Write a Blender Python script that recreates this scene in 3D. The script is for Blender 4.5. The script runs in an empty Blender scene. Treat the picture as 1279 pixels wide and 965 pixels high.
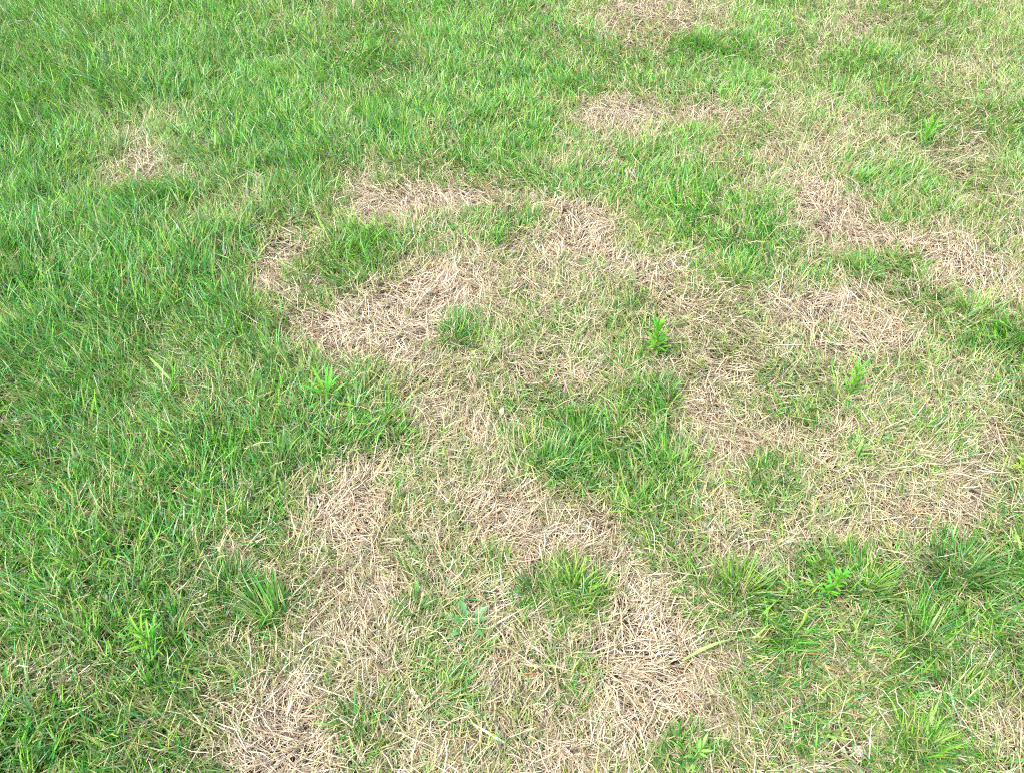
import bpy, math
import numpy as np
from mathutils import Vector, Matrix

S = bpy.context.scene
COL = S.collection
rng = np.random.default_rng(11)

# ------------------------------------------------------------------ camera
CAM_H, PITCH, TV = 1.55, math.radians(47.0), math.tan(math.radians(25.0))
TH = TV * 1279.0 / 965.0
cd = bpy.data.cameras.new('camera')
cam = bpy.data.objects.new('camera', cd); COL.objects.link(cam)
cam.location = (0, 0, CAM_H)
cam.rotation_euler = (math.pi / 2 - PITCH, 0, 0)
cd.sensor_width = 36.0; cd.lens = 18.0 / TH
cd.clip_start = 0.05; cd.clip_end = 2000
S.camera = cam

# ------------------------------------------------------------------ world, sun, exposure
SUN_EL, SUN_AZ = math.radians(62), math.radians(-130)      # azimuth from +Y towards +X
W = bpy.data.worlds.new('World'); S.world = W; W.use_nodes = True
nt = W.node_tree; nt.nodes.clear()
sky = nt.nodes.new('ShaderNodeTexSky'); sky.sky_type = 'NISHITA'; sky.sun_disc = False
sky.sun_elevation = SUN_EL; sky.sun_rotation = SUN_AZ
sky.dust_density = 3.0; sky.air_density = 1.0
hs = nt.nodes.new('ShaderNodeHueSaturation'); hs.inputs['Saturation'].default_value = 0.35
bg = nt.nodes.new('ShaderNodeBackground'); bg.inputs['Strength'].default_value = 0.15
wo = nt.nodes.new('ShaderNodeOutputWorld')
nt.links.new(sky.outputs[0], hs.inputs['Color']); nt.links.new(hs.outputs[0], bg.inputs[0]); nt.links.new(bg.outputs[0], wo.inputs[0])
sl = bpy.data.lights.new('sun', 'SUN'); sl.energy = 2.4; sl.angle = math.radians(8); sl.color = (1, 0.96, 0.9)
so = bpy.data.objects.new('sun', sl); COL.objects.link(so)
sd = Vector((math.cos(SUN_EL) * math.sin(SUN_AZ), math.cos(SUN_EL) * math.cos(SUN_AZ), math.sin(SUN_EL)))
so.rotation_euler = sd.to_track_quat('Z', 'Y').to_euler(); so.location = (0, 0, 10)
S.view_settings.view_transform = 'Standard'; S.view_settings.look = 'None'
S.view_settings.exposure = 1.47; S.view_settings.gamma = 1.0
S.render.engine = 'CYCLES'
S.cycles.use_denoising = False
S.cycles.pixel_filter_type = 'BLACKMAN_HARRIS'; S.cycles.filter_width = 1.1
S.cycles.max_bounces = 7; S.cycles.diffuse_bounces = 4; S.cycles.transmission_bounces = 4

# ------------------------------------------------------------------ noise and the map of the lawn
_T = np.random.default_rng(5).random((8, 256, 256))
def vn(x, y, scale, k=0):
    x = np.asarray(x) / scale + 37.3 * (k + 1); y = np.asarray(y) / scale + 91.7 * (k + 1)
    xi = np.floor(x).astype(int); yi = np.floor(y).astype(int)
    fx = x - xi; fy = y - yi; fx = fx * fx * (3 - 2 * fx); fy = fy * fy * (3 - 2 * fy)
    t = _T[k % 8]; a = t[xi % 256, yi % 256]; b = t[(xi + 1) % 256, yi % 256]
    c = t[xi % 256, (yi + 1) % 256]; d = t[(xi + 1) % 256, (yi + 1) % 256]
    return (a * (1 - fx) + b * fx) * (1 - fy) + (c * (1 - fx) + d * fx) * fy * 1.0
def fbm(x, y, scale, k=0, n=3):
    s = 0; a = 1; t = 0
    for i in range(n):
        s = s + a * vn(x, y, scale / 2 ** i, k + i); t += a; a *= 0.55
    return s / t * 2 - 1

TILE = None            # while a piece of the surrounding turf is grown: how dry it is
def height(x, y):
    if TILE is not None: return np.zeros_like(np.asarray(x, float))
    return 0.030 * fbm(x, y, 0.75, 0, 2) + 0.014 * fbm(x, y, 0.20, 2, 2)

# how dry the lawn is (0 lush, 9 dead), surveyed on a net of stations laid over the ground in view
DRY = """
2122211233321212223468521365333456
1111100111112111123421014532455444
1110000111112111112221113333355422
1113351112311111137778246544334224
1125643111211111244322676545456333
0148866421455553211221278754454544
0123135642477766567511125985455555
0011122368534554577342112478777666
1111222386447776775675212233487666
1111222258899986545457536886447744
1111122237898635545545566778644222
1112323334667766776576765665666333
1112333222247876533437765555566555
1122222221135776522235887655456555
1111221112576556631235677655566555
1122212225875678755334765667777555
1112115325876556777633766777654333
1212234546665555666843675444332111
1123332225666456433763343433322222
2332122235676556545896323344322222
4433223457665456556898433344322222
3334334578765455445898533445322222
2234334898666655555688754455433566
2223334897677667787763345554222333
""".split()
DRYM = np.array([[int(c) for c in r[:32]] for r in DRY], float) / 9.0
# (px, py, rx, ry, change) : extra bright straw or green spots smaller than a station
SPOT = [(362, 302, 20, 20, .6), (330, 350, 22, 14, .5), (430, 318, 48, 34, -.38), (395, 350, 26, 16, -.15), (955, 190, 26, 40, -.3), (560, 810, 120, 100, .16), (520, 730, 60, 50, .1), (640, 830, 60, 60, .12), (1010, 385, 80, 24, .25), (780, 20, 46, 22, .3), (898, 138, 26, 16, .35), (790, 155, 30, 16, .2), (120, 640, 160, 120, -.1), (400, 272, 30, 14, .35), (460, 240, 40, 14, .45), (535, 240, 60, 13, .6), (640, 244, 50, 11, .3), (440, 258, 35, 16, .3), (615, 240, 60, 12, .45), (700, 262, 45, 18, .45), (745, 292, 30, 22, .35), (720, 310, 50, 20, .3), (520, 490, 70, 50, -.12), (640, 440, 70, 30, -.1), (165, 215, 60, 30, -.2), (960, 250, 24, 40, -.15),
        (480, 300, 60, 24, -.25), (650, 268, 45, 20, -.3), (600, 275, 70, 14, -.25), (495, 375, 70, 38, .3), (440, 410, 55, 25, .25), (610, 345, 70, 22, .25), (560, 360, 50, 20, .2),
        (790, 150, 26, 16, .3), (895, 138, 26, 16, .35), (835, 140, 16, 16, -.35), (775, 22, 40, 22, .3), (990, 10, 26, 14, .2), (165, 218, 45, 18, .3), (225, 215, 22, 14, .2), (195, 245, 30, 14, -.3),
        (1010, 240, 30, 28, .35), (1050, 275, 40, 25, .35), (1110, 295, 35, 18, .3), (1020, 170, 30, 18, .25), (1100, 225, 60, 30, -.15), (1205, 335, 50, 30, .25), (1225, 370, 24, 12, .3), (1000, 380, 60, 20, .35),
        (1110, 420, 45, 25, .25), (820, 340, 40, 28, .3), (870, 480, 25, 40, .25), (875, 530, 26, 28, .2), (925, 570, 28, 22, .2), (1080, 330, 60, 18, -.2), (960, 340, 50, 20, -.1),
        (715, 465, 45, 14, .2), (540, 520, 45, 35, .2), (430, 610, 45, 28, .3), (450, 640, 45, 30, .2), (630, 605, 60, 18, .25), (730, 650, 50, 22, .25), (650, 660, 60, 20, .1), (740, 680, 40, 20, .2),
        (812, 805, 75, 48, .65), (800, 860, 70, 45, .5), (580, 245, 40, 10, .4), (770, 320, 30, 16, .2), (820, 740, 35, 40, .2), (360, 900, 55, 50, .4), (330, 940, 45, 30, .3), (460, 760, 30, 40, .15), (440, 700, 30, 40, .1), (670, 940, 60, 22, .25), (790, 900, 40, 40, .2),
        (290, 680, 30, 12, .3), (700, 560, 70, 40, -.35), (730, 510, 40, 25, -.2), (830, 590, 50, 40, -.3), (715, 740, 45, 35, -.3), (965, 590, 40, 25, -.3), (1000, 510, 35, 18, -.25), (570, 412, 24, 18, -.4),
        (820, 490, 28, 20, -.35), (575, 770, 40, 18, -.15), (600, 850, 45, 18, -.2), (440, 900, 30, 30, -.25), (560, 880, 50, 15, -.1), (1000, 660, 40, 14, .15), (1180, 640, 80, 14, .2), (1080, 655, 60, 14, .15),
        (1200, 600, 30, 20, .15), (925, 675, 35, 18, .25), (1260, 890, 30, 25, .4), (60, 850, 30, 14, .2), (250, 880, 35, 16, .15), (510, 600, 30, 25, -.12), (650, 440, 60, 14, .05), (520, 480, 45, 25, .1),
        (455, 470, 40, 30, -.15), (480, 525, 22, 22, -.2), (1040, 700, 40, 30, -.1), (935, 720, 50, 30, -.2), (1170, 700, 60, 30, -.15), (420, 160, 20, 8, .3), (150, 165, 50, 22, .15), (1190, 90, 60, 20, .12)]
BARE = [(1068, 918, 46, 22), (1045, 955, 34, 16), (575, 480, 14, 10), (300, 897, 16, 9), (4, 790, 10, 30), (1110, 735, 12, 8), (690, 395, 14, 6), (700, 575, 10, 5), (520, 872, 12, 8), (350, 292, 14, 6), (575, 745, 10, 6), (705, 270, 20, 6), (925, 462, 14, 6), (1240, 752, 12, 6), (765, 320, 10, 5), (1010, 268, 10, 5), (1215, 365, 14, 5), (640, 905, 20, 8)]

def ground_to_px(x, y, z=0.03):
    dz = z - CAM_H
    f = y * math.cos(PITCH) - dz * math.sin(PITCH)
    f = np.maximum(f, 0.05)
    u = y * math.sin(PITCH) + dz * math.cos(PITCH)
    return (x / f / TH * 0.5 + 0.5) * 1279, (0.5 - u / f / TV * 0.5) * 965
def px_to_ground(px, py, z=0.0):
    u = (px / 1279 - .5) * 2 * TH; v = (.5 - py / 965) * 2 * TV
    dy = v * math.sin(PITCH) + math.cos(PITCH); dz = v * math.cos(PITCH) - math.sin(PITCH)
    t = (z - CAM_H) / dz
    return u * t, dy * t
def at(px, py):
    x, y = px_to_ground(px, py)
    for _ in range(3):
        x, y = px_to_ground(px, py, float(height(x, y)))
    return Vector((x, y, float(height(x, y))))

def lookup(M, px, py, cell=40.0):
    gx = np.clip(px / cell - .5, 0, M.shape[1] - 1.001); gy = np.clip(py / cell - .5, 0, M.shape[0] - 1.001)
    xi = gx.astype(int); yi = gy.astype(int); fx = gx - xi; fy = gy - yi
    fx = fx * fx * (3 - 2 * fx); fy = fy * fy * (3 - 2 * fy)
    return (M[yi, xi] * (1 - fx) + M[yi, xi + 1] * fx) * (1 - fy) + (M[yi + 1, xi] * (1 - fx) + M[yi + 1, xi + 1] * fx) * fy

def dryness(x, y):
    if TILE is not None: return np.clip(TILE + .2 * fbm(x, y, .2, 1, 2) + .25 * fbm(x, y, .045, 4, 2), 0, 1)
    px, py = ground_to_px(x, y)
    s = 0.4 + 0.6 * np.clip(py / 965, 0, 1)
    out = (px < -60) | (px > 1340) | (py < -60) | (py > 1030)
    pxw = px + 22 * s * fbm(x, y, .16, 3); pyw = py + 16 * s * fbm(x, y, .16, 5)
    d = lookup(DRYM, pxw, pyw)
    for (a, b, rx, ry, k) in SPOT:
        q = ((pxw - a) / rx) ** 2 + ((pyw - b) / ry) ** 2
        d = d + k * np.exp(-(q ** 1.5) * .6) * .7
    d = .03 + .93 * d + .15 * fbm(x, y, .12, 1, 2) + .26 * fbm(x, y, .045, 4, 2)
    far = np.clip(.42 + .55 * fbm(x, y, .55, 6), 0.05, 1)
    d = np.clip(d, 0, 1); d = d - (.125 + .04 * np.clip(1 - px / 500, 0, 1)) * np.sin(math.pi * d)
    return np.where(out, far, d)
def clumping(x, y, k=1.6):
    return np.clip(1.12 + k * fbm(x, y, .030, 5, 2), .12, 1)
def bareness(x, y):
    if TILE is not None: return np.zeros_like(x)
    px, py = ground_to_px(x, y); b = np.zeros_like(px)
    for (a, c, rx, ry) in BARE:
        b = np.maximum(b, np.exp(-(((px - a) / rx) ** 2 + ((py - c) / ry) ** 2)))
    return b

# ------------------------------------------------------------------ materials
def mat(name, build):
    m = bpy.data.materials.new(name); m.use_nodes = True
    n = m.node_tree; n.nodes.clear(); o = n.nodes.new('ShaderNodeOutputMaterial')
    n.links.new(build(n), o.inputs['Surface']); return m
def leafy(attr=None, color=None, rough=.42, trans=.3, spec=.5, jitter=.0, tcol=(1.0, 1.1, .6)):
    def b(n):
        L = n.links
        p = n.nodes.new('ShaderNodeBsdfPrincipled'); t = n.nodes.new('ShaderNodeBsdfTranslucent'); m = n.nodes.new('ShaderNodeMixShader')
        p.inputs['Roughness'].default_value = rough; p.inputs['Specular IOR Level'].default_value = spec
        if attr:
            a = n.nodes.new('ShaderNodeAttribute'); a.attribute_name = attr; src = a.outputs['Color']
        else:
            a = n.nodes.new('ShaderNodeRGB'); a.outputs[0].default_value = (*color, 1); src = a.outputs[0]
        tc = n.nodes.new('ShaderNodeTexCoord')
        nz = n.nodes.new('ShaderNodeTexNoise'); nz.inputs['Scale'].default_value = 260 if attr else 90; nz.inputs['Detail'].default_value = 2
        L.new(tc.outputs['Object'], nz.inputs['Vector'])
        mr = n.nodes.new('ShaderNodeMapRange'); mr.inputs['From Min'].default_value = .3; mr.inputs['From Max'].default_value = .7
        mr.inputs['To Min'].default_value = .8; mr.inputs['To Max'].default_value = 1.2; L.new(nz.outputs['Fac'], mr.inputs['Value'])
        h = n.nodes.new('ShaderNodeHueSaturation'); L.new(src, h.inputs['Color']); L.new(mr.outputs[0], h.inputs['Value'])
        if jitter:
            oi = n.nodes.new('ShaderNodeObjectInfo'); m2 = n.nodes.new('ShaderNodeMapRange')
            m2.inputs['To Min'].default_value = .5 - jitter; m2.inputs['To Max'].default_value = .5 + jitter
            L.new(oi.outputs['Random'], m2.inputs['Value']); L.new(m2.outputs[0], h.inputs['Hue'])
        L.new(h.outputs[0], p.inputs['Base Color'])
        mx = n.nodes.new('ShaderNodeMix'); mx.data_type = 'RGBA'; mx.blend_type = 'MULTIPLY'; mx.inputs['Factor'].default_value = 1
        L.new(h.outputs[0], mx.inputs[6]); mx.inputs[7].default_value = (*tcol, 1); L.new(mx.outputs[2], t.inputs['Color'])
        m.inputs[0].default_value = trans; L.new(p.outputs[0], m.inputs[1]); L.new(t.outputs[0], m.inputs[2])
        return m.outputs[0]
    return b
M_GRASS = mat('living_grass', leafy(attr='tint', rough=.42, trans=.34, spec=.45, tcol=(1.15, 1.25, .55)))
M_STRAW = mat('dead_straw', leafy(attr='tint', rough=.5, trans=.15, tcol=(1, .95, .8)))
M_WEED = mat('weed_leaf', leafy(color=(.14, .42, .035), rough=.4, trans=.35, jitter=.03))
M_WEEDD = mat('rosette_leaf', leafy(color=(.08, .25, .08), rough=.38, trans=.25, jitter=.01))
M_WEEDY = mat('yellow_weed_leaf', leafy(color=(.38, .56, .09), rough=.45, trans=.35, jitter=.012))
M_WEEDL = mat('fresh_leaf', leafy(color=(.26, .50, .12), rough=.4, trans=.35, jitter=.01))
M_PALE = mat('pale_dry_leaf', leafy(color=(.62, .60, .42), rough=.5, trans=.2))
M_WHITE = mat('white_petal', leafy(color=(.46, .53, .38), rough=.5, trans=.25, tcol=(1, 1, .9)))
M_BROWN = mat('brown_dead_leaf', leafy(color=(.26, .10, .05), rough=.6, trans=.1, tcol=(1, .8, .6)))
M_STEM = mat('weed_stem', leafy(color=(.22, .26, .07), rough=.5, trans=.05))
def stone(c1, c2):
    def b(n):
        L = n.links; p = n.nodes.new('ShaderNodeBsdfPrincipled'); p.inputs['Roughness'].default_value = .8
        tc = n.nodes.new('ShaderNodeTexCoord'); nz = n.nodes.new('ShaderNodeTexNoise'); nz.inputs['Scale'].default_value = 180; nz.inputs['Detail'].default_value = 6
        r = n.nodes.new('ShaderNodeValToRGB'); r.color_ramp.elements[0].position = .35; r.color_ramp.elements[0].color = (*c2, 1); r.color_ramp.elements[1].position = .6; r.color_ramp.elements[1].color = (*c1, 1)
        L.new(tc.outputs['Object'], nz.inputs['Vector']); L.new(nz.outputs['Fac'], r.inputs[0]); L.new(r.outputs[0], p.inputs['Base Color'])
        bm = n.nodes.new('ShaderNodeBump'); bm.inputs['Strength'].default_value = .6; bm.inputs['Distance'].default_value = .001
        L.new(nz.outputs['Fac'], bm.inputs['Height']); L.new(bm.outputs[0], p.inputs['Normal'])
        return p.outputs[0]
    return b
M_PEB = mat('white_pebble', stone((.50, .48, .43), (.28, .26, .22)))
M_PEBV = mat('mauve_pebble', stone((.46, .38, .48), (.25, .2, .28)))
def soil(n):
    L = n.links; p = n.nodes.new('ShaderNodeBsdfPrincipled'); p.inputs['Roughness'].default_value = .95; p.inputs['Specular IOR Level'].default_value = .15
    tc = n.nodes.new('ShaderNodeTexCoord')
    a = n.nodes.new('ShaderNodeTexNoise'); a.inputs['Scale'].default_value = 55; a.inputs['Detail'].default_value = 8; a.inputs['Roughness'].default_value = .65
    L.new(tc.outputs['Object'], a.inputs['Vector'])
    r = n.nodes.new('ShaderNodeValToRGB'); e = r.color_ramp.elements
    e[0].position = .35; e[0].color = (.022, .016, .011, 1); e[1].position = .62; e[1].color = (.075, .055, .04, 1)
    k = e.new(.75); k.color = (.13, .10, .07, 1)
    L.new(a.outputs['Fac'], r.inputs[0])
    vl = n.nodes.new('ShaderNodeVectorMath'); vl.operation = 'LENGTH'; L.new(tc.outputs['Object'], vl.inputs[0])
    far = n.nodes.new('ShaderNodeMapRange'); far.inputs['From Min'].default_value = 6.5; far.inputs['From Max'].default_value = 8.5; L.new(vl.outputs['Value'], far.inputs['Value'])
    t = n.nodes.new('ShaderNodeTexNoise'); t.inputs['Scale'].default_value = .8; t.inputs['Detail'].default_value = 10; t.inputs['Roughness'].default_value = .7; L.new(tc.outputs['Object'], t.inputs['Vector'])
    tr = n.nodes.new('ShaderNodeValToRGB'); q = tr.color_ramp.elements; q[0].position = .42; q[0].color = (.040, .105, .018, 1); q[1].position = .66; q[1].color = (.17, .16, .085, 1)
    L.new(t.outputs['Fac'], tr.inputs[0])
    mx = n.nodes.new('ShaderNodeMix'); mx.data_type = 'RGBA'; L.new(far.outputs[0], mx.inputs['Factor']); L.new(r.outputs[0], mx.inputs[6]); L.new(tr.outputs[0], mx.inputs[7])
    L.new(mx.outputs[2], p.inputs['Base Color'])
    bm = n.nodes.new('ShaderNodeBump'); bm.inputs['Strength'].default_value = 1; bm.inputs['Distance'].default_value = .006
    L.new(a.outputs['Fac'], bm.inputs['Height']); L.new(bm.outputs[0], p.inputs['Normal'])
    return p.outputs[0]
M_SOIL = mat('soil', soil)

# ------------------------------------------------------------------ mesh helpers
def mesh_np(name, verts, tris, colors=None, material=None):
    me = bpy.data.meshes.new(name)
    nv, nf = len(verts), len(tris)
    me.vertices.add(nv); me.vertices.foreach_set('co', np.ascontiguousarray(verts, np.float32).ravel())
    me.loops.add(nf * 3); me.loops.foreach_set('vertex_index', np.ascontiguousarray(tris, np.int32).ravel())
    me.polygons.add(nf); me.polygons.foreach_set('loop_start', np.arange(0, nf * 3, 3, dtype=np.int32))
    me.polygons.foreach_set('use_smooth', np.ones(nf, bool))
    me.update(calc_edges=True)
    if colors is not None:
        at_ = me.color_attributes.new('tint', 'FLOAT_COLOR', 'POINT')
        c = np.ones((nv, 4), np.float32); c[:, :3] = colors; at_.data.foreach_set('color', c.ravel())
    if material: me.materials.append(material)
    return me
def link(name, me, parent=None, **props):
    o = bpy.data.objects.new(name, me); COL.objects.link(o); o.parent = parent
    for k, v in props.items(): o[k] = v
    return o

LV = {5: np.array([0, .3, .62, 1.0]), 3: np.array([0, .5, 1.0])}
def blades(base, phi, th0, kap, phk, L, w, twist, cb, cm, ct, tri=5, floor=True):
    """curved tapering blades: returns verts, tris, colours (one blade = 3 or 5 triangles)"""
    s = LV[tri]; N = len(base); n = len(s)
    P = np.empty((N, n, 3)); P[:, 0] = base; sides = np.empty((N, n, 3))
    for i in range(n):
        th = th0 + kap * s[i]; ph = phi + phk * s[i]
        T = np.stack([np.sin(th) * np.cos(ph), np.sin(th) * np.sin(ph), np.cos(th)], 1)
        sd_ = np.stack([-np.sin(ph), np.cos(ph), np.zeros(N)], 1); nn = np.cross(T, sd_)
        tw = twist * (0.4 + s[i])
        sides[:, i] = sd_ * np.cos(tw)[:, None] + nn * np.sin(tw)[:, None]
        if i + 1 < n:
            sm = (s[i] + s[i + 1]) / 2; ds = s[i + 1] - s[i]
            th = th0 + kap * sm; ph = phi + phk * sm
            P[:, i + 1] = P[:, i] + (ds * L)[:, None] * np.stack([np.sin(th) * np.cos(ph), np.sin(th) * np.sin(ph), np.cos(th)], 1)
    if floor:
        h = height(P[:, :, 0], P[:, :, 1]); P[:, :, 2] = np.maximum(P[:, :, 2], h + .002 + .006 * rng.random((N, 1)))
    prof = {5: [.75, 1.0, .8], 3: [.8, 1.0]}[tri]
    V = np.empty((N, 2 * (n - 1) + 1, 3)); C = np.empty_like(V)
    mids = [cb, cm, cm * .5 + ct * .5] if tri == 5 else [cb, cm]
    for i in range(n - 1):
        off = sides[:, i] * (w * .5 * prof[i])[:, None]
        V[:, 2 * i] = P[:, i] - off; V[:, 2 * i + 1] = P[:, i] + off
        C[:, 2 * i] = mids[i]; C[:, 2 * i + 1] = mids[i]
    V[:, -1] = P[:, -1]; C[:, -1] = ct
    f = []
    for i in range(n - 2):
        a = 2 * i; f += [(a, a + 1, a + 3), (a, a + 3, a + 2)]
    a = 2 * (n - 2); f.append((a, a + 1, a + 2))
    F = np.array(f)[None] + (np.arange(N) * V.shape[1])[:, None, None]
    return V.reshape(-1, 3), F.reshape(-1, 3), C.reshape(-1, 3)
def merge(parts):
    v = []; f = []; c = []; o = 0
    for a, b, d in parts:
        v.append(a); f.append(b + o); c.append(d); o += len(a)
    return np.concatenate(v), np.concatenate(f), np.concatenate(c)

def pick(pal, wts, N):
    """wts (N,k) weights -> colours"""
    wts = wts / wts.sum(1, keepdims=True); cum = np.cumsum(wts, 1)
    i = (rng.random(N)[:, None] > cum).sum(1).clip(0, len(pal) - 1)
    return np.array(pal)[i]

# ------------------------------------------------------------------ ground
def axis(lo, hi, step, far):
    a = list(np.arange(lo, hi + 1e-6, step)); k = step
    while a[-1] < far: k *= 1.5; a.append(a[-1] + k)
    k = step
    while a[0] > -far: k *= 1.5; a.insert(0, a[0] - k)
    return np.array(a)
gx = axis(-3.6, 3.6, .035, 300); gy = axis(-.4, 5.4, .035, 300)
X, Y = np.meshgrid(gx, gy); Z = height(X, Y)
fade = np.clip(1 - (np.maximum(abs(X) - 8, 0) + np.maximum(abs(Y) - 8, 0)) / 12, 0, 1); Z = Z * fade
idx = np.arange(X.size).reshape(X.shape)
q = np.stack([idx[:-1, :-1], idx[:-1, 1:], idx[1:, 1:], idx[1:, :-1]], -1).reshape(-1, 4)
link('ground', mesh_np('ground', np.stack([X, Y, Z], -1).reshape(-1, 3), np.concatenate([q[:, [0, 1, 2]], q[:, [0, 2, 3]]]), None, M_SOIL),
     kind='structure', label='brown soil under the patchy lawn')

# ------------------------------------------------------------------ where blades stand
def sample(n, region):
    """random stations; density falls gently with distance and steeply outside the view"""
    out = []
    got = 0
    while got < n:
        m = int(n * 2.5)
        if region == 'view':
            y = rng.uniform(.25, 4.5, m); x = rng.uniform(-3.1, 3.1, m)
            px, py = ground_to_px(x, y)
            ok = (px > -90) & (px < 1370) & (py > -70) & (py < 1100)
            ok &= rng.random(m) < np.clip(1.12 - .17 * y, .35, 1)
        else:
            a = rng.uniform(0, 2 * math.pi, m); q = .36 * np.sqrt(rng.random(m)); x = q * np.cos(a); y = q * np.sin(a); ok = np.ones(m, bool)
        out.append(np.stack([x[ok], y[ok]], 1)); got += ok.sum()
    return np.concatenate(out)[:n]

GREEN = [(.054, .205, .032), (.105, .325, .044), (.205, .44, .060), (.064, .26, .090), (.255, .35, .10), (.27, .42, .24)]
STRAW = [(.60, .525, .385), (.42, .35, .245), (.51, .39, .29), (.36, .33, .26), (.38, .23, .12), (.13, .09, .06), (.44, .41, .21)]

def lean(x, y):
    """the way the sward leans, as it was combed by wind and feet"""
    return 2 * math.pi * (.38 + .75 * fbm(x, y, .30, 2, 3))

def grow_green(n_tillers, region, wide=1.0, tri=5, per=6):
    p = sample(n_tillers, region); x, y = p.T
    d = dryness(x, y); b = bareness(x, y)
    keep = rng.random(len(x)) < np.clip(1.10 - 1.22 * d, .025, 1) * (1 - .95 * b) * clumping(x, y, 1.9)
    p, d = p[keep], d[keep]; N = len(p)
    k = rng.integers(per - 2, per + 3, N); r = np.repeat(np.arange(N), k); M = len(r)
    x = p[r, 0] + rng.normal(0, .006, M); y = p[r, 1] + rng.normal(0, .006, M); dd = d[r]
    vig = .5 + .5 * fbm(x, y, .30, 5)                      # tufty growth
    px, py = ground_to_px(x, y)
    lush = np.clip(1.25 - px / 560, 0, 1) * np.clip(1.25 - abs(py - 230) / 420, .2, 1)
    L = (.046 + .042 * vig + .042 * lush) * rng.uniform(.5, 1.4, M) * (1 - .55 * dd)
    ph_t = rng.uniform(0, 2 * math.pi, N)
    phi = ph_t[r] + rng.normal(0, 1.0, M); g = lean(x, y)
    vx = np.cos(phi) + .75 * np.cos(g); vy = np.sin(phi) + .75 * np.sin(g); phi = np.arctan2(vy, vx)
    th0 = np.abs(rng.normal(.28, .25, M)) + .15 * np.hypot(vx, vy) / 2
    kap = rng.gamma(2.0, .36, M)
    phk = rng.normal(0, .5, M)
    w = rng.uniform(.0020, .0042, M) * wide * (.8 + .4 * vig) * (1 - .35 * dd) * np.where(rng.random(M) < .04, 1.7, 1)
    tone = fbm(x, y, .28, 6) ; tone2 = fbm(x, y, .12, 7)
    top = np.clip(1 - py / 600, 0, 1)
    wt = np.stack([.8 - .9 * tone + .5 * lush, 1.2 + 0 * tone, .45 + .7 * np.maximum(tone, 0) + .7 * top, .35 + .7 * np.maximum(-tone2, 0) + .5 * lush, .15 + 2.6 * dd, .14 + 1.6 * dd + .6 * lush], 1).clip(.03, None)
    wt[:, :4] *= (1 - .95 * dd.clip(0, .95))[:, None]
    cm = pick(GREEN, wt, M) * rng.uniform(.55, 1.45, (M, 1)) * (1 + .12 * rng.normal(0, 1, (M, 3)) * np.array([1, .5, .8])).clip(.6, 1.5)
    cb = cm * .5 + np.array([.17, .19, .07]) * .5
    ct = cm * np.array([1.1, 1.05, 1.0])
    dry_tip = rng.random(M) < .12 + .35 * dd
    ct[dry_tip] = np.array([.45, .36, .2]) * rng.uniform(.6, 1.1, (dry_tip.sum(), 1))
    base = np.stack([x, y, height(x, y) - .003], 1)
    return blades(base, phi, th0, kap, phk, L, w, rng.normal(0, .7, M), cb, cm, ct, tri)

def straw_colour(x, y, d, M, green_mix=0.):
    t = fbm(x, y, .35, 1); t2 = fbm(x, y, .16, 3)
    wt = np.stack([.5 + .75 * d, .7 + 0 * t, .3 + .8 * np.maximum(t, 0) + .3 * d, .35 + .5 * np.maximum(-t, 0), .10 + .35 * np.maximum(t2, 0), .42 + 0 * t, .25 + .9 * (1 - d) * (d > .2) + green_mix + 0 * t], 1).clip(.02, None)
    return pick(STRAW, wt, M) * rng.uniform(.6, 1.2, (M, 1))

def lay_straw(n, region, wide=1.0, tri=5):
    p = sample(n, region); x, y = p.T; d = dryness(x, y); b = bareness(x, y)
    keep = rng.random(len(x)) < np.clip(.34 + .9 * d, 0, 1) * (1 - .8 * b) * clumping(x + 1.7, y, 1.3)
    x, y, d = x[keep], y[keep], d[keep]; M = len(x)
    z = height(x, y) + rng.gamma(1.6, .008, M) * (.45 + .3 * d) + (rng.random(M) < .14) * rng.uniform(.01, .035, M) * (1 - d)
    g = lean(x + 3, y) ; phi = np.where(rng.random(M) < .6, g * 1.6 + rng.normal(0, .45, M), rng.uniform(0, 2 * math.pi, M))
    L = rng.uniform(.020, .085, M); th0 = rng.normal(1.32, .24, M); kap = rng.normal(.3, .35, M); phk = rng.normal(0, .5, M)
    w = rng.uniform(.0009, .0023, M) * wide
    cm = straw_colour(x, y, d, M); cb = cm * rng.uniform(.7, 1.0, (M, 1)); ct = cm * rng.uniform(.8, 1.1, (M, 1))
    return blades(np.stack([x, y, z], 1), phi, th0, kap, phk, L, w, rng.normal(0, .5, M), cb, cm, ct, tri)

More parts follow.
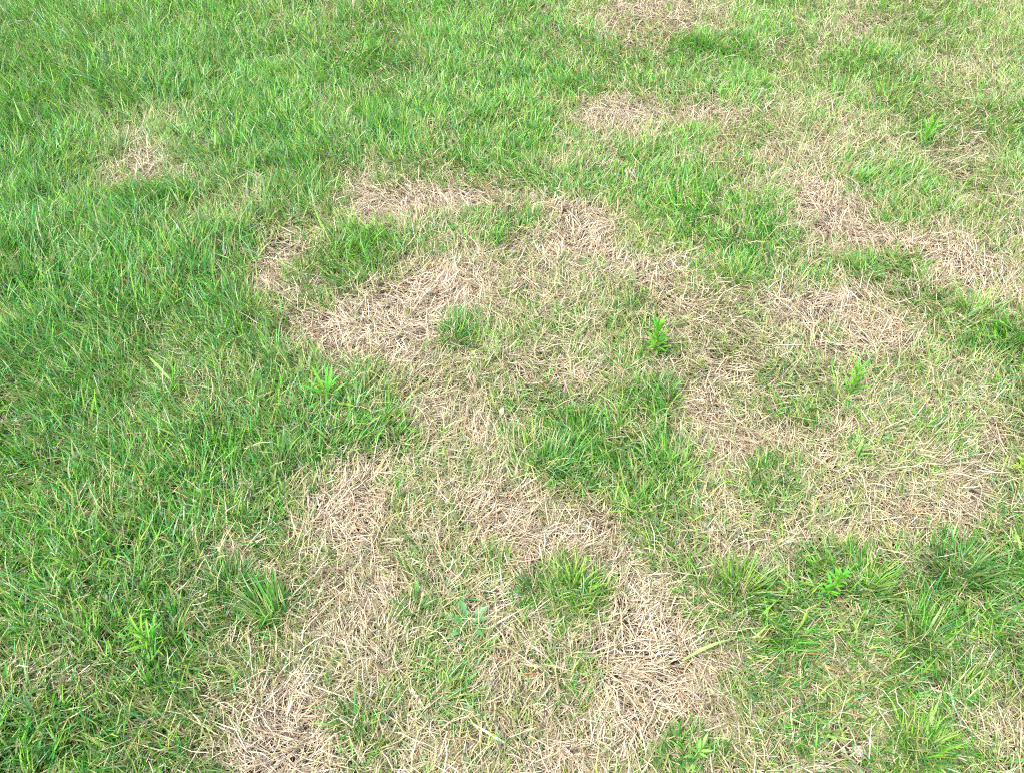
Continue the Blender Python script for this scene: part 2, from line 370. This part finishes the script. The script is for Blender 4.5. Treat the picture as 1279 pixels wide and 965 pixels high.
def standing_dry(n, region, wide=1.0, tri=5):
    p = sample(n, region); x, y = p.T; d = dryness(x, y); b = bareness(x, y)
    keep = rng.random(len(x)) < np.clip(.14 + 2.6 * d * (1.15 - d), 0, 1) * (1 - .9 * b)
    p, d = p[keep], d[keep]; N = len(p)
    k = rng.integers(2, 6, N); r = np.repeat(np.arange(N), k); M = len(r)
    x = p[r, 0] + rng.normal(0, .007, M); y = p[r, 1] + rng.normal(0, .007, M); dd = d[r]
    g = lean(x, y); phi = rng.uniform(0, 2 * math.pi, M); vx = np.cos(phi) + .8 * np.cos(g); vy = np.sin(phi) + .8 * np.sin(g); phi = np.arctan2(vy, vx)
    L = rng.uniform(.03, .09, M) * (1.15 - .4 * dd); th0 = np.abs(rng.normal(.55, .35, M)); kap = rng.gamma(2, .55, M); phk = rng.normal(0, .7, M)
    w = rng.uniform(.0012, .0027, M) * wide
    olive = rng.random(M) < np.clip(1.05 - 1.05 * dd, .06, .85)
    cm = straw_colour(x, y, dd, M, .5)
    og = pick([(.30, .35, .13), (.19, .26, .08), (.40, .42, .22), (.16, .25, .10)], np.ones((M, 4)), M) * rng.uniform(.8, 1.2, (M, 1))
    cm = np.where(olive[:, None], og, cm); cb = cm * .8 + .04; ct = np.where(olive[:, None], np.array([.45, .38, .2]), cm)
    return blades(np.stack([x, y, height(x, y) - .002], 1), phi, th0, kap, phk, L, w, rng.normal(0, .8, M), cb, cm, ct, tri)

g_near = grow_green(86000, 'view'); s_near = lay_straw(345000, 'view', 1.0, 3); d_near = standing_dry(55000, 'view', 1.0, 5)
NT = 0
for nm, a, lab, cat, m in (('green_grass', g_near, 'living green lawn grass growing round and between the dead patches', 'grass', M_GRASS),
                          ('fallen_straw', s_near, 'pale dead straw lying flat on the soil in ring shaped patches', 'dead grass', M_STRAW),
                          ('standing_dry_grass', d_near, 'yellowed thin dry grass still standing among the green', 'dry grass', M_STRAW)):
    NT += len(a[1]); link(nm, mesh_np(nm, a[0], a[1], a[2], m), kind='stuff', label=lab, category=cat)
print('GRASS TRIS', NT)

# the same turf carried on all round, out of the picture: three grown pieces repeated over the ground
def tile_mesh(dry):
    global TILE
    TILE = dry
    m = merge([grow_green(900, 'tile', 1.7, 3), lay_straw(4200, 'tile', 1.8, 3), standing_dry(700, 'tile', 1.7, 3)])
    TILE = None
    return mesh_np('turf_piece', m[0], m[1], m[2], M_GRASS)
pts = []
for ix in np.arange(-9, 9.2, .36):
    for iy in np.arange(-6, 12.2, .36):
        x, y = ix + rng.uniform(-.12, .12), iy + rng.uniform(-.12, .12)
        px, py = ground_to_px(np.array([x]), np.array([y]))
        mg = .20 * 1279 / (2 * TH * max(y * math.cos(PITCH) + CAM_H * math.sin(PITCH), .3))
        if .15 < y < 4.42 and abs(x) < 3.0 and -90 - mg < px[0] < 1370 + mg and -95 - mg * .5 < py[0] < 1130 + mg: continue
        pts.append((x, y, float(height(x, y)), float(np.clip(.32 + .5 * fbm(x, y, 1.1, 6), 0, .99))))
pts = np.array(pts)
for k, (nm, lo, hi, dr, lab) in enumerate((('surrounding_green_grass', -1, .30, .1, 'green turf carrying on beyond the edges of the picture'),
                                       ('surrounding_mixed_grass', .30, .48, .42, 'half dry turf carrying on beyond the edges of the picture'),
                                       ('surrounding_dry_grass', .48, 2, .75, 'mostly dead turf carrying on beyond the edges of the picture'))):
    sel = pts[(pts[:, 3] >= lo) & (pts[:, 3] < hi)]
    if len(sel) < 2: continue
    me = tile_mesh(dr)
    piece = link('turf_piece', me, kind='stuff', label=lab, category='turf'); piece.location = sel[0, :3]
    pm = bpy.data.meshes.new(nm); pm.from_pydata([tuple(v) for v in sel[1:, :3]], [], [])
    o = link(nm, pm, kind='stuff', label=lab, category='turf')
    g = bpy.data.node_groups.new(nm, 'GeometryNodeTree')
    g.interface.new_socket('Geometry', in_out='INPUT', socket_type='NodeSocketGeometry'); g.interface.new_socket('Geometry', in_out='OUTPUT', socket_type='NodeSocketGeometry')
    gi = g.nodes.new('NodeGroupInput'); go = g.nodes.new('NodeGroupOutput')
    ip = g.nodes.new('GeometryNodeInstanceOnPoints'); oi = g.nodes.new('GeometryNodeObjectInfo'); oi.inputs['Object'].default_value = piece
    rv = g.nodes.new('FunctionNodeRandomValue'); rv.data_type = 'FLOAT_VECTOR'; rv.inputs[0].default_value = (0, 0, 0); rv.inputs[1].default_value = (0, 0, 6.283)
    g.links.new(gi.outputs[0], ip.inputs['Points']); g.links.new(oi.outputs['Geometry'], ip.inputs['Instance']); g.links.new(rv.outputs[0], ip.inputs['Rotation'])
    g.links.new(ip.outputs[0], go.inputs[0])
    md = o.modifiers.new('turf', 'NODES'); md.node_group = g

# ------------------------------------------------------------------ tufts that stand out
def tuft(px, py, rpx, n, L, pal, label, wide=1.0, th=.35, kap=.6, az=None, dry=.22):
    c = at(px, py); rad = rpx * (at(px + 10, py) - c).length / 10
    a = rng.uniform(0, 2 * math.pi, n); r = rad * .55 * np.sqrt(rng.random(n))
    x = c.x + r * np.cos(a); y = c.y + r * np.sin(a); z = height(x, y) - .003
    phi = a + rng.normal(0, .5, n)
    if az is not None: phi = np.arctan2(np.sin(phi) + 1.5 * math.sin(az), np.cos(phi) + 1.5 * math.cos(az))
    LL = L * rng.uniform(.6, 1.2, n)
    rad *= 1.15; n = n
    cm = pick(pal, np.ones((n, len(pal))), n); cm = np.where(rng.random((n, 1)) < .45, pick(GREEN, np.ones((n, 6)), n), cm) * rng.uniform(.6, 1.35, (n, 1)); ct = cm * 1.08
    dt = rng.random(n) < dry; ct[dt] = (.42, .36, .18)
    V, F, C = blades(np.stack([x, y, z], 1), phi, np.abs(rng.normal(th, .2, n)) * (.4 + r / rad), rng.gamma(2, kap / 2, n), rng.normal(0, .4, n), LL,
                     rng.uniform(.0018, .0038, n) * wide, rng.normal(0, .7, n), cm * .6 + np.array([.16, .18, .07]) * .4, cm, ct, 5)
    V = V - np.array(c)
    o = link('grass_tuft', mesh_np('grass_tuft', V, F, C, M_GRASS), label=label, category='grass tuft', group='grass tufts that stand out from the dry turf')
    o.location = c
DK = [(.05, .20, .03), (.08, .27, .05), (.06, .21, .07)]
MD = [(.10, .31, .05), (.17, .38, .06), (.08, .24, .07)]
LM = [(.22, .44, .05), (.15, .37, .045), (.30, .45, .09)]
OL = [(.20, .26, .06), (.12, .22, .04), (.30, .33, .12)]
BL = [(.10, .31, .09), (.18, .40, .14), (.06, .26, .05)]
for a in [
 (568, 425, 26, 150, .085, DK, 'dark green tuft alone at the lower edge of the big straw patch'),
 (700, 580, 46, 260, .085, BL, 'blue green tuft with blades fanning right, in front of the bare hole right of centre', 1.1, .5, .7, .4),
 (722, 545, 40, 200, .08, MD, 'upright mid green tuft just behind the blue green fan right of centre'),
 (820, 500, 30, 130, .075, DK, 'small dark tuft beside the reddish dead leaf, below the bright leafy weed'),
 (905, 610, 5, 10, .06, MD, 'few green blades standing at the foot of a straw ridge'),
 (835, 600, 44, 220, .085, MD, 'wide green tuft between two straw strips right of the centre'),
 (715, 745, 36, 190, .085, LM, 'bright lime tuft on the straw below the centre'),
 (675, 745, 34, 150, .07, DK, 'darker leaning tuft touching the bright lime tuft on its left side', 1, .4, .6, 3.0),
 (960, 600, 38, 180, .075, DK, 'dark tuft in beige turf, left of the two small weeds standing in line'),
 (1002, 520, 28, 110, .065, MD, 'small green tuft left of the narrow leaved weed on beige turf'),
 (1215, 395, 34, 190, .085, LM, 'yellowish green tuft behind the dark slanting blade at right'),
 (1262, 430, 34, 150, .10, MD, 'long bladed arching green tuft at the right border', 1.3, .6, 1.2, 3.3),
 (340, 770, 36, 190, .095, MD, 'green tuft whose blades sweep left at the edge of the straw, lower left', 1.3, .5, .8, 2.4),
 (288, 735, 32, 170, .08, DK, 'dark green tuft left of the sweeping tuft, lower left'),
 (190, 265, 32, 170, .09, DK, 'dark tuft just below the small straw patch at upper left'),
 (310, 395, 34, 170, .08, LM, 'lime tuft at the left tip of the straw arc'),
 (345, 590, 36, 180, .09, DK, 'dark bluish tuft in deep grass left of the coppery straw mound', 1.2),
 (555, 870, 40, 160, .075, BL, 'greyish green flat tuft spreading right, above the pale chips', 1, .9, .8, 0.0),
 (440, 905, 24, 110, .08, MD, 'green tuft between two heaps of pinkish straw at the bottom'),
 (515, 765, 22, 90, .07, MD, 'small green tuft left of the toothed rosette'),
 (925, 355, 30, 150, .09, LM, 'bright tuft at the top of the pale oval patch at right of centre'),
 (1075, 345, 30, 130, .08, MD, 'green tuft on the ridge above the right straw patches'),
 (1190, 720, 46, 260, .10, DK, 'large deep green tuft at the right, below the coppery straw'),
 (925, 740, 40, 220, .09, LM, 'large light green tuft right of the bottom straw heap'),
 (1080, 740, 36, 160, .09, LM, 'yellow green tuft right of the tall leafy weed', 1, .5),
 (1150, 800, 42, 220, .09, MD, 'green tuft with crossing blades at lower right'),
 (1140, 940, 46, 240, .09, LM, 'light green tuft right of the white pebbles'),
 (845, 940, 22, 110, .08, DK, 'dark tuft at the foot of the weed by the bottom edge'),
 (1105, 130, 34, 170, .08, OL, 'olive tuft in the faded turf at the upper right'),
 (880, 60, 36, 200, .09, MD, 'green tuft right of the straw patch at the top edge'),
 (270, 80, 46, 240, .10, BL, 'lush dark bluish tuft in long grass near the top left'),
 (1015, 280, 5, 12, .05, MD, 'few blades at the lower rim of the curved straw strip'),
 (640, 262, 40, 150, .06, OL, 'olive tuft inside the straw ring above the centre'),
 (985, 95, 22, 110, .07, [(.42, .22, .08), (.36, .26, .10), (.28, .26, .07)], 'rusty orange tuft in green turf at upper right'),
]: tuft(*a)

# ------------------------------------------------------------------ leaves and weeds
def leaf_mesh(name, L, w, curl, material, teeth=0, n=7, fold=.35):
    vs = []; fs = []
    x = 0; z = 0; pts = []
    for i in range(n + 1):
        s = i / n; pts.append((x, z)); th = 1.25 - curl * s
        x += L / n * math.cos(th); z += L / n * math.sin(th)
    for i, (px_, pz) in enumerate(pts):
        s = i / n; ww = w * .5 * (math.sin(math.pi * min(1, s * .86 + .10)) ** .8 if i < n else 0.02)
        if teeth and i % 2 == 1: ww *= 1.0 + teeth
        elif teeth: ww *= 1 - teeth * .6
        th = 1.25 - curl * s
        vs += [(px_ - math.sin(th) * ww * fold, -ww, pz + math.cos(th) * ww * fold), (px_, 0, pz), (px_ - math.sin(th) * ww * fold, ww, pz + math.cos(th) * ww * fold)]
    for i in range(n):
        a = 3 * i
        for k in (0, 1): fs += [(a + k, a + k + 1, a + k + 4), (a + k, a + k + 4, a + k + 3)]
    return mesh_np(name, np.array(vs), np.array(fs), None, material)
def stem_mesh(name, H, r, material, bend=.1):
    vs = []; fs = []; n = 5; m = 6
    for i in range(n + 1):
        s = i / n; rr = r * (1 - .55 * s)
        for k in range(m):
            a = 2 * math.pi * k / m; vs.append((bend * H * s * s + rr * math.cos(a), rr * math.sin(a), -.01 + (H + .01) * s))
    for i in range(n):
        for k in range(m):
            a = i * m + k; b_ = i * m + (k + 1) % m; fs += [(a, b_, b_ + m), (a, b_ + m, a + m)]
    return mesh_np(name, np.array(vs), np.array(fs), None, material)
def weed(px, py, label, H, nl, L, w, material, curl=.7, flat=0., teeth=0, stem_r=.0018, spread=1., bend=.1, dry=0, lowest=.15, fold=.35):
    H *= 1.3; L *= 1.1; w *= .95; flat -= .12
    root = bpy.data.objects.new('weed', None); COL.objects.link(root); root.location = at(px, py); root.rotation_euler = (0, 0, rng.uniform(0, 6.28))
    root.empty_display_size = .03
    root['label'] = label; root['category'] = 'weed'; root['group'] = 'single broad leaved weeds in the lawn'
    if H > 0.01: link('stem', stem_mesh('stem', H, stem_r, M_STEM, bend), root)
    ms = [leaf_mesh('leaf', 1, w / L, curl * k, material, teeth, fold=fold) for k in (.6, 1.0, 1.5)]
    for i in range(nl):
        s = lowest + (1 - lowest) * (i + .5) / nl
        o = link('leaf', ms[rng.integers(0, 3)], root)
        z = max(H, .01) * s; sz = L * rng.uniform(.7, 1.1) * (1.1 - .35 * s)
        o.location = (bend * H * s * s, 0, z); o.scale = (sz, sz, sz)
        o.rotation_euler = (rng.normal(0, .15), (flat + .55 * spread * (1 - s)) + rng.normal(0, .12), i * 2.4 + rng.normal(0, .25))
    for i in range(dry):
        o = link('leaf', leaf_mesh('leaf', 1, w / L * .8, .9, M_PALE, 0), root, label='pale withered leaf')
        sz = L * .75; o.scale = (sz, sz, sz); o.location = (0, 0, .008); o.rotation_euler = (0, .85, -root.rotation_euler[2] + [-1.9, -.5, -2.6][i])
    return root
weed(818, 448, 'bright feathery weed with many small fresh leaves, tallest on the dry turf right of centre', .085, 46, .045, .0075, M_WEED, .5, .25, .15)
weed(1058, 500, 'narrow leaved bright weed standing on beige turf, the upper of two in line', .075, 26, .055, .0065, M_WEED, .5, .1)
weed(1066, 575, 'small pale green seedling below the narrow leaved weed', .045, 14, .042, .0060, M_WEEDL, .4, .05)
weed(198, 815, 'bright green weed with a fan of narrow leaves in the grass at lower left', .070, 26, .060, .0055, M_WEED, .5, .15)
weed(188, 838, 'low young weed with broad cupped leaves right under the fan shaped one', .012, 5, .045, .014, M_WEEDL, .4, .05)
weed(410, 508, 'bright weed of long pointed leaves at the left rim of the dry area', .055, 16, .080, .0080, M_WEED, .6, .1)
weed(586, 785, 'low toothed rosette with dark leaves and withered lower ones, on straw', .012, 10, .070, .016, M_WEEDD, .9, .35, .35, dry=3)
weed(1268, 592, 'yellow green leafy weed cut off by the right border', .055, 22, .028, .009, M_WEEDY, .6, .35, .2)
weed(1148, 190, 'bright upright weed on faded turf at the upper right', .085, 20, .065, .0075, M_WEED, .4, .0)
weed(1026, 752, 'tall leafy weed with stacked small leaves at lower right', .11, 44, .028, .0060, M_WEED, .5, .3, .1, bend=.12)
weed(866, 950, 'lime green weed with forked leaves close to the bottom edge', .040, 14, .042, .0075, M_WEEDL, .5, .1)
weed(1098, 22, 'small bright weed at the top edge on the right', .06, 16, .05, .006, M_WEED, .4, 0)

# ------------------------------------------------------------------ single blades, scraps, stones
def ribbon(name, p0, p1, w, sag, material, label, cat, n=10, tipw=.15, lift=(0, 0), fold=.25):
    """one leaf blade between two ground points, lifted by real heights"""
    a = at(*p0); b = at(*p1); a.z += lift[0]; b.z += lift[1]
    d = (b - a); sd_ = Vector((-d.y, d.x, 0)); sd_ = sd_.normalized() if sd_.length > 1e-6 else Vector((1, 0, 0))
    vs = []; fs = []
    for i in range(n + 1):
        s = i / n; c = d * s + Vector((0, 0, sag * 4 * s * (1 - s))); ww = w * .5 * (.7 + .3 * math.sin(math.pi * s)) * (1 if s < .6 else 1 - (1 - tipw) * ((s - .6) / .4) ** 1.3)
        vs += [tuple(c - sd_ * ww), tuple(c - Vector((0, 0, ww * fold))), tuple(c + sd_ * ww)]
    for i in range(n):
        k = 3 * i
        for j in (0, 1): fs += [(k + j, k + j + 1, k + j + 4), (k + j, k + j + 4, k + j + 3)]
    o = link(name, mesh_np(name, np.array(vs), np.array(fs), None, material), label=label, category=cat, kind='thing'); o.location = a
    return o
ribbon('long_grass', (38, 180), (36, 165), .007, .004, M_WEEDL, 'broad pale green blade standing upright at the left border', 'long grass', lift=(0, .13))
ribbon('long_grass', (1184, 412), (1226, 400), .006, .006, M_WEEDD, 'dark slanting blade across the yellowish tuft at right', 'long grass', lift=(.005, .07))
ribbon('long_grass', (219, 490), (196, 470), .007, .004, M_WEEDL, 'pale green blade bent sideways in the deep grass at left', 'long grass', lift=(.05, .075))
ribbon('long_grass', (850, 830), (905, 815), .006, .012, M_WEEDL, 'long light blade lying crosswise right of the bottom straw heap', 'long grass', lift=(.02, .06))
ribbon('straw_blade', (513, 862), (532, 890), .006, .003, M_PALE, 'wide pale straw blade lying slantwise beside a dark gap at the bottom', 'straw', lift=(.018, .014))
ribbon('straw_blade', (585, 905), (650, 945), .005, .004, M_PALE, 'long pale straw blade across the bottom straw', 'straw', lift=(.02, .018))

def blob(name, px, py, r, sq, material, label, cat, seed, lift=0):
    R = np.random.default_rng(seed); vs = []; fs = []; n, m = 6, 9
    for i in range(n + 1):
        t = math.pi * i / n
        for k in range(m):
            a = 2 * math.pi * k / m
            q = r * (1 + (R.normal(0, .13) if 0 < i < n else 0))
            vs.append((q * math.sin(t) * math.cos(a) * 1.2, q * math.sin(t) * math.sin(a), q * math.cos(t) * sq))
    for i in range(n):
        for k in range(m):
            a = i * m + k; b_ = i * m + (k + 1) % m; fs += [(a, b_ + m, b_), (a, a + m, b_ + m)]
    me = mesh_np(name, np.array(vs), np.array(fs), None, material)
    me.polygons.foreach_set('use_smooth', np.zeros(len(fs), bool))
    o = link(name, me, label=label, category=cat); c = at(px, py); c.z += r * sq * .6 + lift; o.location = c; o.rotation_euler = (0, 0, seed)
blob('pebble', 1073, 940, .0095, .75, M_PEB, 'larger white pebble in the bare soil gap at the bottom', 'pebble', 3, .006)
blob('pebble', 1052, 938, .0050, .7, M_PEB, 'small white pebble left of the larger one in the soil gap', 'pebble', 5, .006)
blob('pebble', 1024, 962, .0090, .7, M_PEBV, 'mauve grey pebble cut by the bottom edge', 'pebble', 8, .006)
def scrap(name, px, py, L, w, material, label, cat, lift, rot):
    o = link(name, leaf_mesh(name, L, w, .9, material, 0, 6, .5), label=label, category=cat)
    c = at(px, py); c.z += lift; o.location = c; o.rotation_euler = rot
scrap('petal', 626, 524, .020, .011, M_WHITE, 'white cupped petal caught in the dry grass near the centre', 'petal', .02, (0, .1, 1.2))
scrap('leaf_chip', 553, 878, .014, .008, M_WHITE, 'tiny whitish chip on straw, the left of two', 'leaf chip', .022, (0, .9, .3))
scrap('leaf_chip', 566, 874, .010, .006, M_PALE, 'tiny cream chip right of the whitish one', 'leaf chip', .022, (0, .9, 2.3))
scrap('dead_leaf', 778, 494, .030, .016, M_BROWN, 'reddish brown curled dead leaf left of a small dark tuft', 'dead leaf', .018, (.2, .8, 2.8))
